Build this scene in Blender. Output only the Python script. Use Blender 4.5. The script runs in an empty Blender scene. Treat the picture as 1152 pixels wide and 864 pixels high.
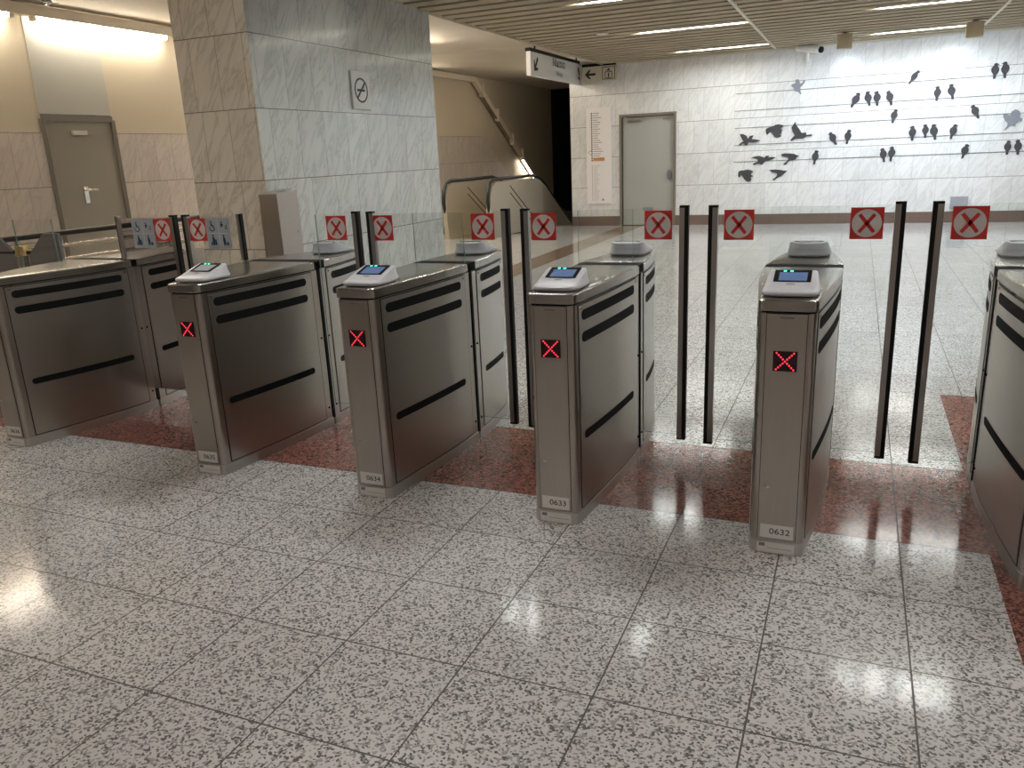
import bpy, bmesh, math, random
from mathutils import Vector, Matrix
random.seed(7)
C = bpy.context.scene.collection
scn = bpy.context.scene

# ------------------------------------------------------------------ camera, world, exposure
cam_d = bpy.data.cameras.new('camera'); cam = bpy.data.objects.new('camera', cam_d); C.objects.link(cam)
YAW, PIT, ROL = -0.410143953, -0.278869275, -0.0459552143
fw = Vector((math.sin(YAW)*math.cos(PIT), math.cos(YAW)*math.cos(PIT), math.sin(PIT)))
rt = Vector((math.cos(YAW), -math.sin(YAW), 0)); up = rt.cross(fw)
r2 = math.cos(ROL)*rt + math.sin(ROL)*up; u2 = -math.sin(ROL)*rt + math.cos(ROL)*up
M = Matrix((r2, u2, -fw)).transposed().to_4x4(); M.translation = Vector((1.90499518, -2.76271467, 1.53454080))
cam.matrix_world = M
cam_d.sensor_width = 36; cam_d.lens = 36*895.143357/1152; cam_d.clip_start = 0.05
scn.camera = cam
w = bpy.data.worlds.new('world'); scn.world = w; w.use_nodes = True
w.node_tree.nodes['Background'].inputs[0].default_value = (0.9, 0.86, 0.8, 1)
w.node_tree.nodes['Background'].inputs[1].default_value = 0.1
scn.view_settings.view_transform = 'Standard'; scn.view_settings.look = 'None'
scn.view_settings.gamma = 1; scn.view_settings.use_curve_mapping = False
scn.view_settings.exposure = 0.3
LAMP = 58.0      # strength of the ceiling tubes
WALL_TUBE = 50.0 # tubes on the left wall
SPOT_W = 30.0    # wall-washing projectors

# ------------------------------------------------------------------ materials
def newmat(name):
    m = bpy.data.materials.new(name); m.use_nodes = True
    nt = m.node_tree; return m, nt, nt.nodes['Principled BSDF']
def plain(name, col, rough=.5, metal=0, spec=.5, emit=None, es=0):
    m, nt, b = newmat(name)
    b.inputs['Base Color'].default_value = (*col, 1); b.inputs['Roughness'].default_value = rough
    b.inputs['Metallic'].default_value = metal; b.inputs['Specular IOR Level'].default_value = spec
    if emit: b.inputs['Emission Color'].default_value = (*emit, 1); b.inputs['Emission Strength'].default_value = es
    return m
def N(nt, t, **k):
    n = nt.nodes.new(t)
    for a, v in k.items(): setattr(n, a, v)
    return n
def val(nt, x):
    return x
def math_n(nt, op, a, b=None, c=None):
    n = N(nt, 'ShaderNodeMath', operation=op)
    for i, v in enumerate((a, b, c)):
        if v is None: continue
        if isinstance(v, (int, float)): n.inputs[i].default_value = v
        else: nt.links.new(v, n.inputs[i])
    return n.outputs[0]
def ramp(nt, fac, stops):
    n = N(nt, 'ShaderNodeValToRGB'); e = n.color_ramp.elements
    while len(e) < len(stops): e.new(.5)
    for i, (p, c) in enumerate(stops): e[i].position = p; e[i].color = (*c, 1) if len(c) == 3 else c
    nt.links.new(fac, n.inputs[0]); return n.outputs[0]
def mix(nt, fac, a, b, mode='MIX'):
    n = N(nt, 'ShaderNodeMix', data_type='RGBA', blend_type=mode)
    for i, v in ((0, fac), (6, a), (7, b)):
        if isinstance(v, (int, float)): n.inputs[i].default_value = v
        elif isinstance(v, tuple): n.inputs[i].default_value = (*v, 1)
        else: nt.links.new(v, n.inputs[i])
    return n.outputs[2]
def pos(nt):
    g = N(nt, 'ShaderNodeNewGeometry'); s = N(nt, 'ShaderNodeSeparateXYZ')
    nt.links.new(g.outputs['Position'], s.inputs[0]); return g.outputs['Position'], s.outputs
def noise(nt, vec, scale, detail=3, rough=.5, dist=0):
    n = N(nt, 'ShaderNodeTexNoise'); n.inputs['Scale'].default_value = scale; n.inputs['Detail'].default_value = detail
    n.inputs['Roughness'].default_value = rough; n.inputs['Distortion'].default_value = dist
    if vec is not None: nt.links.new(vec, n.inputs['Vector'])
    return n.outputs['Fac']
def mapping(nt, vec, scale=(1,1,1), rot=(0,0,0), loc=(0,0,0)):
    n = N(nt, 'ShaderNodeMapping'); n.inputs['Scale'].default_value = scale
    n.inputs['Rotation'].default_value = rot; n.inputs['Location'].default_value = loc
    nt.links.new(vec, n.inputs['Vector']); return n.outputs[0]
def comb(nt, a, b, c=0):
    n = N(nt, 'ShaderNodeCombineXYZ')
    for i, v in enumerate((a, b, c)):
        if isinstance(v, (int, float)): n.inputs[i].default_value = v
        else: nt.links.new(v, n.inputs[i])
    return n.outputs[0]

def marble(name, axis, u0, tw, stag, base=(.66,.64,.60), vein=(.30,.27,.23), amount=.5, rough=.22, th=.62, z0=.18, joint=.004, vj=.45, jcol=(.16,.13,.10)):
    m, nt, b = newmat(name)
    p, o = pos(nt); U = o[axis]; Z = o[2]
    row = math_n(nt, 'FLOOR', math_n(nt, 'DIVIDE', math_n(nt, 'SUBTRACT', Z, z0), th))
    us = math_n(nt, 'DIVIDE', math_n(nt, 'ADD', math_n(nt, 'SUBTRACT', U, u0), math_n(nt, 'MULTIPLY', row, stag*tw)), tw)
    colm = math_n(nt, 'FLOOR', us)
    wn = N(nt, 'ShaderNodeTexWhiteNoise', noise_dimensions='2D'); nt.links.new(comb(nt, row, colm), wn.inputs['Vector'])
    # distance to joints
    fu = math_n(nt, 'MULTIPLY', math_n(nt, 'PINGPONG', us, .5), tw)
    fz = math_n(nt, 'MULTIPLY', math_n(nt, 'PINGPONG', math_n(nt, 'DIVIDE', math_n(nt, 'SUBTRACT', Z, z0), th), .5), th)
    ju = math_n(nt, 'LESS_THAN', fu, joint*vj); jz = math_n(nt, 'LESS_THAN', fz, joint*.9)
    j = math_n(nt, 'MAXIMUM', math_n(nt, 'MULTIPLY', ju, .55), jz)
    # veins, shifted per panel
    off = N(nt, 'ShaderNodeVectorMath', operation='SCALE'); nt.links.new(wn.outputs['Color'], off.inputs[0]); off.inputs['Scale'].default_value = 9
    add = N(nt, 'ShaderNodeVectorMath', operation='ADD'); nt.links.new(comb(nt, U, Z), add.inputs[0]); nt.links.new(off.outputs[0], add.inputs[1])
    v = mapping(nt, add.outputs[0], (1, 1, 1), (0, 0, math.radians(-58)))
    v = mapping(nt, v, (1.0, 4.2, 1))
    n1 = noise(nt, v, 1.6, 6, .62, .9)
    veins = ramp(nt, math_n(nt, 'ABSOLUTE', math_n(nt, 'SUBTRACT', n1, .5)), [(0, (1,1,1)), (.022, (.35,.35,.35)), (.08, (0,0,0))])
    cloud = noise(nt, v, .9, 4, .6, .3)
    cl = ramp(nt, cloud, [(.35, (0,0,0)), (.7, (1,1,1))])
    c = mix(nt, math_n(nt, 'MULTIPLY', veins, amount), base, vein)
    c = mix(nt, math_n(nt, 'MULTIPLY', cl, amount*.35), c, tuple(x*.55 for x in base))
    c = mix(nt, math_n(nt, 'MULTIPLY', wn.outputs['Value'], .16), c, tuple(x*.5 for x in base))
    c = mix(nt, j, c, jcol)
    nt.links.new(c, b.inputs['Base Color']); b.inputs['Roughness'].default_value = rough
    b.inputs['Specular IOR Level'].default_value = .5
    bp = N(nt, 'ShaderNodeBump'); bp.inputs['Strength'].default_value = .25; bp.inputs['Distance'].default_value = .002
    nt.links.new(math_n(nt, 'SUBTRACT', 1, j), bp.inputs['Height']); nt.links.new(bp.outputs[0], b.inputs['Normal'])
    return m

def granite(name, light, mid, dark, tile=.43, rough=.115, pd=.17, pm=.42, sc=150, grout=(.09,.075,.065)):
    m, nt, b = newmat(name)
    p, o = pos(nt)
    vo = N(nt, 'ShaderNodeTexVoronoi', voronoi_dimensions='2D'); vo.inputs['Scale'].default_value = sc
    nz = N(nt, 'ShaderNodeTexNoise'); nz.inputs['Scale'].default_value = 60; nt.links.new(p, nz.inputs['Vector'])
    dv = N(nt, 'ShaderNodeVectorMath', operation='SCALE'); nt.links.new(nz.outputs['Color'], dv.inputs[0]); dv.inputs['Scale'].default_value = .007
    ad = N(nt, 'ShaderNodeVectorMath', operation='ADD'); nt.links.new(p, ad.inputs[0]); nt.links.new(dv.outputs[0], ad.inputs[1])
    nt.links.new(ad.outputs[0], vo.inputs['Vector'])
    s = N(nt, 'ShaderNodeSeparateColor'); nt.links.new(vo.outputs['Color'], s.inputs[0])
    c = ramp(nt, s.outputs[0], [(0, dark), (pd, mid), (pm, light)])
    nt.nodes[-1].color_ramp.interpolation = 'CONSTANT' if False else 'CONSTANT'
    big = noise(nt, p, 1.3, 3, .5)
    c = mix(nt, math_n(nt, 'MULTIPLY', big, .22), c, tuple(x*.45 for x in light))
    wn = N(nt, 'ShaderNodeTexWhiteNoise', noise_dimensions='2D')
    nt.links.new(comb(nt, math_n(nt, 'FLOOR', math_n(nt, 'DIVIDE', o[0], tile)), math_n(nt, 'FLOOR', math_n(nt, 'DIVIDE', o[1], tile))), wn.inputs['Vector'])
    c = mix(nt, math_n(nt, 'MULTIPLY', wn.outputs['Value'], .14), c, tuple(x*.35 for x in light))
    fx = math_n(nt, 'MULTIPLY', math_n(nt, 'PINGPONG', math_n(nt, 'DIVIDE', o[0], tile), .5), tile)
    fy = math_n(nt, 'MULTIPLY', math_n(nt, 'PINGPONG', math_n(nt, 'DIVIDE', o[1], tile), .5), tile)
    j = math_n(nt, 'LESS_THAN', math_n(nt, 'MINIMUM', fx, fy), .0028)
    c = mix(nt, j, c, grout)
    nt.links.new(c, b.inputs['Base Color'])
    rr = math_n(nt, 'ADD', math_n(nt, 'MULTIPLY', noise(nt, p, 3, 4, .6), .10), rough-.04)
    rr = math_n(nt, 'MAXIMUM', rr, math_n(nt, 'MULTIPLY', j, .7))
    nt.links.new(rr, b.inputs['Roughness'])
    b.inputs['Specular IOR Level'].default_value = .42
    bp = N(nt, 'ShaderNodeBump'); bp.inputs['Strength'].default_value = .3; bp.inputs['Distance'].default_value = .001
    nt.links.new(math_n(nt, 'SUBTRACT', 1, j), bp.inputs['Height']); nt.links.new(bp.outputs[0], b.inputs['Normal'])
    return m

def steel(name, col=(.52,.50,.47), rough=.3, scale=(260,260,3), bump=.05, smudge=.1):
    m, nt, b = newmat(name)
    tc = N(nt, 'ShaderNodeTexCoord'); v = mapping(nt, tc.outputs['Object'], scale)
    n = noise(nt, v, 1, 2, .5)
    sm = noise(nt, tc.outputs['Object'], 5, 4, .6)
    r = math_n(nt, 'ADD', math_n(nt, 'MULTIPLY', sm, smudge*2), rough-smudge)
    nt.links.new(r, b.inputs['Roughness'])
    c = mix(nt, n, tuple(x*.94 for x in col), tuple(min(1, x*1.05) for x in col))
    nt.links.new(c, b.inputs['Base Color']); b.inputs['Metallic'].default_value = 1
    bp = N(nt, 'ShaderNodeBump'); bp.inputs['Strength'].default_value = bump; bp.inputs['Distance'].default_value = .001
    nt.links.new(n, bp.inputs['Height']); nt.links.new(bp.outputs[0], b.inputs['Normal'])
    return m

def plaster(name, col, var=.25, sc=1.2, streak=(1,1,1)):
    m, nt, b = newmat(name); p, o = pos(nt)
    n = noise(nt, mapping(nt, p, streak), sc, 5, .6)
    c = mix(nt, math_n(nt, 'MULTIPLY', n, var*2), col, tuple(x*.5 for x in col))
    nt.links.new(c, b.inputs['Base Color']); b.inputs['Roughness'].default_value = .85
    return m

def glass(name, tint=(.985,.996,.99), ior=1.5):
    m = bpy.data.materials.new(name); m.use_nodes = True; nt = m.node_tree; nt.nodes.clear()
    o = N(nt, 'ShaderNodeOutputMaterial'); t = N(nt, 'ShaderNodeBsdfTransparent'); t.inputs[0].default_value = (*tint, 1)
    g = N(nt, 'ShaderNodeBsdfGlossy'); g.inputs['Roughness'].default_value = .02
    fr = N(nt, 'ShaderNodeFresnel'); fr.inputs['IOR'].default_value = ior
    mx = N(nt, 'ShaderNodeMixShader'); nt.links.new(fr.outputs[0], mx.inputs[0]); nt.links.new(t.outputs[0], mx.inputs[1]); nt.links.new(g.outputs[0], mx.inputs[2])
    nt.links.new(mx.outputs[0], o.inputs[0]); return m
def glass_edge(name, col):
    m = bpy.data.materials.new(name); m.use_nodes = True; nt = m.node_tree; b = nt.nodes['Principled BSDF']
    b.inputs['Base Color'].default_value = (*col, 1); b.inputs['Roughness'].default_value = .1
    t = N(nt, 'ShaderNodeBsdfTransparent'); t.inputs[0].default_value = (.8, .9, .86, 1); mx = N(nt, 'ShaderNodeMixShader'); mx.inputs[0].default_value = .75
    nt.links.new(t.outputs[0], mx.inputs[1]); nt.links.new(b.outputs[0], mx.inputs[2])
    nt.links.new(mx.outputs[0], nt.nodes['Material Output'].inputs[0]); return m

m_back = marble('back_wall_marble', 0, -1.28, .3, .37, base=(.80,.80,.785), vein=(.46,.45,.44), amount=.42)
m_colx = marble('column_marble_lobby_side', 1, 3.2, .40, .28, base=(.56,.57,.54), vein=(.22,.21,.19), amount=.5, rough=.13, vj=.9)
m_coly = marble('column_marble_passage_lit', 0, -3.85, .30, .15, base=(.80,.73,.63), vein=(.30,.25,.20), amount=.5, rough=.2, vj=.9)  # column marble again, passage light put into a paler, warmer base
m_left = marble('left_wall_marble', 1, 3.98, .30, .4, base=(.64,.56,.49), vein=(.38,.30,.25), amount=.5, rough=.3, vj=.8)
m_side = marble('side_wall_marble', 1, 0, .40, .3, base=(.52,.47,.40), vein=(.28,.24,.20), amount=.5)
m_rear = marble('rear_wall_marble', 0, 0, .40, .3, base=(.50,.45,.38), vein=(.28,.24,.20), amount=.5)
m_floor = granite('speckled_white_granite', (.66,.63,.62), (.36,.335,.325), (.13,.12,.115))
m_red = granite('red_granite', (.34,.135,.105), (.20,.072,.055), (.07,.028,.023), sc=110, pd=.3, pm=.6, grout=(.05,.02,.015))
m_brown = granite('brown_granite', (.34,.235,.175), (.25,.165,.12), (.12,.075,.055), sc=110, pd=.25, pm=.55, grout=(.08,.05,.04))
m_plaster = plaster('ceiling_plaster', (.58,.52,.42), .18)
m_lplaster = plaster('left_wall_plaster', (.62,.54,.41), .25, .9, (1, .3, 1))
m_shaft = plaster('unlit_shaft_black', (.012,.011,.010), .1)  # near black stands in for the unlit dark of the shaft
m_slat = plaster('ceiling_slat_paint', (.42,.36,.25), .1, 2)
m_plenum = plain('plenum_dark', (.07,.058,.038), .9)
m_trim = plain('ceiling_trim_white', (.62,.58,.50), .4)
m_skirt = plain('brown_stone_skirting', (.16,.11,.09), .25)
m_steel = steel('brushed_steel', (.47,.43,.39), .28, (180,180,3), bump=.0, smudge=.02)
m_cap = steel('brushed_steel_cap', (.44,.415,.385), .25, (6,120,120), .0, .02)
m_panel = steel('brushed_steel_side_panel', (.48,.45,.41), .31, (3,3,200), .0, .04)
m_dark = plain('black_gasket', (.006,.006,.006), .6, spec=.25)
m_slot = plain('black_slot_plastic', (.006,.006,.006), .75, spec=.15)
m_groove = plain('panel_groove', (.03,.028,.025), .6)
m_plinth = steel('steel_plinth', (.56,.54,.51), .36, (3,3,200))
m_white = plain('white_label', (.78,.76,.73), .5)
m_ink = plain('black_print', (.02,.02,.022), .5)
m_bluink = plain('navy_print', (.02,.05,.11), .5)
m_read = plain('reader_plastic', (.56,.545,.58), .32)
m_readg = plain('reader_shade_and_box_grey', (.33,.33,.36), .38)  # rear readers: same plastic with shade put in; plain grey for the wall box
m_ped = plain('reader_shade_and_handle_grey', (.14,.14,.15), .5)  # dark grey of the reader shade plate and the door handle
m_black = plain('screen_black', (.008,.01,.012), .12)
m_lcd = plain('lcd_blue', (.02,.04,.08), .15, emit=(.15,.22,.42), es=.45)
m_lcdoff = plain('lcd_pale', (.45,.45,.47), .08)
m_green = plain('green_led', (.02,.5,.35), .3, emit=(.05,1,.6), es=2.2)
m_redled = plain('red_led', (.6,.02,.03), .3, emit=(1,.04,.07), es=1.3)
m_redbg = plain('led_window', (.02,.003,.004), .2)
m_glass = glass('clear_glass'); m_gedge = glass_edge('green_glass_edge', (.16,.30,.24))
m_strip = steel('edge_strip_aluminium', (.42,.40,.385), .35)
m_sred = plain('sticker_red', (.72,.04,.035), .4); m_swhite = plain('sticker_white', (.74,.70,.70), .45)
m_sign = plain('pictogram_sticker_grey', (.42,.47,.53), .5)
m_bird = plain('bird_vinyl', (.060,.057,.062), .7, spec=.2); m_bird2 = plain('bird_vinyl_light', (.22,.23,.26), .5)
m_wire = plain('wire_vinyl', (.08,.08,.085), .7)
m_door = plaster('grey_door_paint', (.38,.385,.355), .08, 1); m_frame = plain('door_frame_brown', (.17,.15,.12), .5)
m_ldoor = plaster('left_door_paint', (.36,.335,.285), .08, 1)
m_tube = plain('tube_neutral', (1,1,1), .5, emit=(.96,1,.985), es=LAMP*1.4)
m_tubew = plain('tube_warm', (1,1,1), .5, emit=(1,.945,.90), es=LAMP*.48)
m_wtube = plain('tube_wall', (1,1,1), .5, emit=(1,.90,.76), es=WALL_TUBE)
m_unlit = plain('unlit_tube', (.16,.13,.10), .4)
m_duct = plain('painted_trunking', (.66,.58,.47), .5)
m_chrome = steel('polished_steel', (.62,.58,.52), .14, (3,3,120), .02, .05)
m_esc = steel('escalator_satin_steel', (.62,.56,.45), .38, (3,3,120), .02, .05); m_esc.node_tree.nodes['Principled BSDF'].inputs['Metallic'].default_value = .55
m_rubber = plain('handrail_rubber', (.012,.012,.012), .35)
m_beige = plain('spotlight_housing_beige', (.55,.48,.34), .5)
m_brass = plain('brass', (.55,.38,.16), .3, 1)
m_lens = plain('spot_lens', (.9,.95,1), .3, emit=(.8,.88,1), es=6)
m_paper = plain('map_paper', (.80,.77,.76), .35); m_orange = plain('orange_print', (.55,.24,.07), .5); m_greyink = plain('grey_print', (.22,.21,.22), .5)

# ------------------------------------------------------------------ helpers
def tag(o, label=None, cat=None, group=None, kind=None):
    if label: o['label'] = label
    if cat: o['category'] = cat
    if group: o['group'] = group
    if kind: o['kind'] = kind
    return o
def link(name, me, mats, parent=None, smooth=False):
    o = bpy.data.objects.new(name, me)
    for m in (mats if isinstance(mats, (list, tuple)) else [mats]): me.materials.append(m)
    C.objects.link(o)
    if parent: o.parent = parent
    if smooth:
        for p in me.polygons: p.use_smooth = True
    return o
def empty(name, loc, rz=0):
    o = bpy.data.objects.new(name, None); C.objects.link(o); o.location = loc; o.rotation_euler = (0, 0, rz); o.empty_display_size = .1; return o
class MB:
    def __init__(s): s.v = []; s.f = []; s.mi = []
    def face(s, pts, mi=0):
        i = len(s.v); s.v += [tuple(p) for p in pts]; s.f.append(tuple(range(i, i+len(pts)))); s.mi.append(mi); return s
    def box(s, x0, x1, y0, y1, z0, z1, mi=0):
        i = len(s.v)
        s.v += [(x, y, z) for z in (z0, z1) for y in (y0, y1) for x in (x0, x1)]
        for f in ((0,2,3,1), (4,5,7,6), (0,1,5,4), (2,6,7,3), (0,4,6,2), (1,3,7,5)): s.f.append(tuple(i+k for k in f)); s.mi.append(mi)
        return s
    def prism(s, pts, d0, d1, axis='z', mi=0, cap=True):
        """closed 2D outline pts extruded from d0 to d1; axis z: (x,y); y: (x,z); x: (y,z)"""
        def P(p, d): return (p[0], p[1], d) if axis == 'z' else (p[0], d, p[1]) if axis == 'y' else (d, p[0], p[1])
        n = len(pts); i = len(s.v)
        s.v += [P(p, d0) for p in pts] + [P(p, d1) for p in pts]
        for k in range(n): s.f.append((i+k, i+(k+1) % n, i+n+(k+1) % n, i+n+k)); s.mi.append(mi)
        if cap: s.f.append(tuple(i+k for k in range(n))[::-1]); s.f.append(tuple(i+n+k for k in range(n))); s.mi += [mi, mi]
        return s
    def rings(s, rings, mi=0, cap=True):
        n = len(rings[0]); i = len(s.v)
        for r in rings: s.v += [tuple(p) for p in r]
        for a in range(len(rings)-1):
            for k in range(n): s.f.append((i+a*n+k, i+a*n+(k+1) % n, i+(a+1)*n+(k+1) % n, i+(a+1)*n+k)); s.mi.append(mi)
        if cap:
            s.f.append(tuple(i+k for k in range(n))[::-1]); s.f.append(tuple(i+(len(rings)-1)*n+k for k in range(n))); s.mi += [mi, mi]
        return s
    def tube(s, a, b, r, n=12, mi=0, r1=None):
        a = Vector(a); b = Vector(b); d = (b-a).normalized(); t = Vector((0,0,1)) if abs(d.z) < .9 else Vector((1,0,0))
        u = d.cross(t).normalized(); v = d.cross(u); r1 = r if r1 is None else r1
        return s.rings([[c + (u*math.cos(2*math.pi*k/n)+v*math.sin(2*math.pi*k/n))*rr for k in range(n)] for c, rr in ((a, r), (b, r1))], mi)
    def path(s, pts, r, n=10, mi=0):
        pts = [Vector(p) for p in pts]; rings = []
        for i, p in enumerate(pts):
            d = (pts[min(i+1, len(pts)-1)]-pts[max(i-1, 0)]).normalized(); t = Vector((1,0,0)) if abs(d.x) < .9 else Vector((0,0,1))
            u = d.cross(t).normalized(); v = d.cross(u)
            rings.append([p+(u*math.cos(2*math.pi*k/n)+v*math.sin(2*math.pi*k/n))*r for k in range(n)])
        return s.rings(rings, mi)
    def build(s, name, mats, parent=None, smooth=False, bevel=0):
        me = bpy.data.meshes.new(name); me.from_pydata(s.v, [], s.f)
        for p, k in zip(me.polygons, s.mi): p.material_index = k
        bm = bmesh.new(); bm.from_mesh(me)
        bmesh.ops.recalc_face_normals(bm, faces=bm.faces)
        if bevel:
            bmesh.ops.remove_doubles(bm, verts=bm.verts, dist=1e-5)
            es = [e for e in bm.edges if len(e.link_faces) == 2 and e.calc_face_angle(0) > .6]
            bmesh.ops.bevel(bm, geom=es, offset=bevel, segments=2, affect='EDGES', profile=.5)
        bm.to_mesh(me); bm.free()
        if smooth: me.set_sharp_from_angle(angle=math.radians(40)) if hasattr(me, 'set_sharp_from_angle') else None
        return link(name, me, mats, parent, smooth)
def box(name, x0, x1, y0, y1, z0, z1, m, parent=None, bevel=0, smooth=False):
    return MB().box(x0, x1, y0, y1, z0, z1).build(name, m, parent, smooth or bevel > 0, bevel)
def struct(o): o['kind'] = 'structure'; return o
def text_mesh(name, s, size, m, parent, mat4, sx=1, depth=.0006, align='CENTER'):
    cu = bpy.data.curves.new(name, 'FONT'); cu.body = s; cu.size = size; cu.align_x = align; cu.align_y = 'CENTER'; cu.extrude = depth
    t = bpy.data.objects.new(name+'_curve', cu); C.objects.link(t); bpy.context.view_layer.update()
    me = bpy.data.meshes.new_from_object(t.evaluated_get(bpy.context.evaluated_depsgraph_get()))
    bpy.data.objects.remove(t); bpy.data.curves.remove(cu)
    me.transform(mat4 @ Matrix.Diagonal((sx, 1, 1, 1))); me.materials.clear()
    return link(name, me, m, parent)
def facing_y(x, y, z):   # text plane facing -Y
    return Matrix.Translation((x, y, z)) @ Matrix.Rotation(math.pi/2, 4, 'X')
def facing_x(x, y, z):   # text plane facing +X
    return Matrix.Translation((x, y, z)) @ Matrix.Rotation(math.pi/2, 4, 'Z') @ Matrix.Rotation(math.pi/2, 4, 'X')
def offset_poly(pts, d):
    n = len(pts); out = []
    for i in range(n):
        a, b, c = Vector(pts[i-1]), Vector(pts[i]), Vector(pts[(i+1) % n])
        e1 = (b-a).normalized(); e2 = (c-b).normalized(); n1 = Vector((e1.y, -e1.x)); n2 = Vector((e2.y, -e2.x))
        m = (n1+n2); m = m.normalized() if m.length > 1e-6 else n1; k = d/max(.35, m.dot(n1)); out.append((b.x+m.x*k, b.y+m.y*k))
    return out
def circle(cx, cy, r, n=24, ry=None): return [(cx+r*math.cos(2*math.pi*k/n), cy+(ry or r)*math.sin(2*math.pi*k/n)) for k in range(n)]
def thick_line(a, b, w):
    a = Vector(a); b = Vector(b); d = (b-a).normalized(); p = Vector((-d.y, d.x))*w/2
    return [tuple(a+p), tuple(a-p), tuple(b-p), tuple(b+p)]

# ------------------------------------------------------------------ setting
XL, XC0, XC1, YC0, YC1, YB, ZC = -7.0, -3.85, -3.02, 3.2, 6.55, 14.1, 3.25
RED0, RED1 = .43, 1.29
ZP = 3.45
# floor
xs = [XL, -4.45, -2.66, -2.2, 2.46, 2.9, 9]; ys = [-9, RED0, RED1, 2.58, 4.9, 12.4, YB, 21.8]
fl = MB()
for i in range(len(xs)-1):
    for k in range(len(ys)-1):
        xa, xb, ya, yb = xs[i], xs[i+1], ys[k], ys[k+1]
        if yb > YB and xa >= -4.45: continue
        if xa < -4.45 and ya >= 12.4: continue
        mi = 0
        if RED0 <= ya < RED1: mi = 1
        if xa == 2.46 and yb <= 2.58: mi = 1
        if xa == -2.66 and ya >= 4.9: mi = 2
        fl.face([(xa, ya, 0), (xb, ya, 0), (xb, yb, 0), (xa, yb, 0)], mi)
struct(fl.build('floor', [m_floor, m_red, m_brown]))
# escalator pit behind the lobby floor
pt = MB()
pt.face([(XL, 12.4, 0), (-4.45, 12.4, 0), (-4.45, 12.4, -.25), (XL, 12.4, -.25)])
pt.face([(XL, 12.4, -.25), (-4.45, 12.4, -.25), (-4.45, 22, -5.5), (XL, 22, -5.5)])
m_conc = plaster('pit_concrete', (.34,.29,.23), .15); struct(pt.build('trim_1', m_conc))
# back wall with door opening (door: x -2.66..-1.62, z 0..2.2)
DX0, DX1, DZ = -2.68, -1.60, 2.2
XE = -3.80
bw = MB()
for (a, b, c, d) in ((XE, DX0, 0, ZC+.3), (DX0, DX1, DZ, ZC+.3), (DX1, 9, 0, ZC+.3)):
    bw.box(a, b, YB, YB+.25, c, d)
struct(bw.build('wall_back', m_back))
sk = MB().box(XE, DX0-.03, YB-.02, YB-.001, 0, .2).box(DX1+.03, 9, YB-.02, YB-.001, 0, .2)
struct(sk.build('baseboard_back', m_skirt))
# left wall: marble dado + plaster above, opening for door
LDY0, LDY1, MZ = 4.2, 5.2, 2.05
lw = MB()
lw.box(XL-.25, XL, -9, LDY0, 0, MZ).box(XL-.25, XL, LDY1, 16.6, 0, MZ)
lw.face([(XL, 16.6, 0), (XL, 16.6, MZ), (XL, 20.2, -.3), (XL, 20.2, -2.5), (XL, 16.6, -2.5)])
struct(lw.build('wall_left', m_left))
lp = MB().box(XL-.27, XL-.02, -9, LDY0, MZ, ZP+.1).box(XL-.27, XL-.02, LDY1, 21.8, MZ, ZP+.1).box(XL-.27, XL-.021, 16.6, 21.8, -5.5, MZ)
struct(lp.build('wall_left_upper', m_lplaster))
# shaft: side wall under/behind back wall and end void
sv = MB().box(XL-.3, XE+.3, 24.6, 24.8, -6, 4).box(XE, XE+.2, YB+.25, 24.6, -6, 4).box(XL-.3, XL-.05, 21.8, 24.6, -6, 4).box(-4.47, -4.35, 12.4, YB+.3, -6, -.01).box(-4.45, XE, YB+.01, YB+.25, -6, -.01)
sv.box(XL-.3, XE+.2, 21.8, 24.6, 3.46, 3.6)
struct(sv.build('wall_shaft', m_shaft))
# the rest of the hall (right and behind the camera)
struct(box('wall_right', 9, 9.2, -9, YB, 0, ZC+.3, m_side))
struct(box('wall_front', XL, 9, -9.2, -9, 0, ZP+.1, m_rear))
# column
cm = MB()
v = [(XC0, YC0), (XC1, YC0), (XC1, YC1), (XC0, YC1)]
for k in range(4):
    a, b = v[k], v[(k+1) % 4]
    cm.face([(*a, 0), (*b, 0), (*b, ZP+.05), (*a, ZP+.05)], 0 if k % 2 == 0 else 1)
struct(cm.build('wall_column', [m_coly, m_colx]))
# ceilings
SX0 = -3.04
pc = MB().box(XL, SX0-.02, -9, 11.65, ZP, ZP+.1).box(XL, SX0-.02, 11.67, 21.8, ZP, ZP+.1)
struct(pc.build('ceiling_plaster', m_plaster))
struct(box('ceiling_plenum', SX0-.02, 9, -9, YB, ZC+.22, ZC+.26, m_plenum))
PY = .33
cl = MB()
panels = [(SX0, .29), (.33, 3.61), (3.65, 6.93), (6.97, 9)]
lamps_y = [13.25, 10.25, 7.25, 4.25, 1.25, -1.75, -4.75, -7.75]
y = 14.09
rows = []
while y > -9:
    rows.append(y); y -= PY
for (a, b) in panels:
    for y in rows:
        cl.box(a, b, y-PY+.11, y, ZC, ZC+.035)
struct(cl.build('ceiling', m_slat))
tr = MB()
for xx in (.31, 3.63, 6.95): tr.box(xx-.02, xx+.02, -9, YB-.1, ZC-.012, ZC+.02)
struct(tr.build('trim_2', m_trim))
struct(MB().box(SX0-.03, SX0, YC1-.3, YB, ZC-.02, ZP).box(SX0-.03, SX0, -9, YC1-.3, ZC-.02, ZP).build('trim_3', plain('edge_trim_paint', (.50,.44,.34), .6)))
struct(MB().box(SX0, 9, YB-.05, YB-.002, ZC-.03, ZC).build('trim_4', m_trim))

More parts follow.
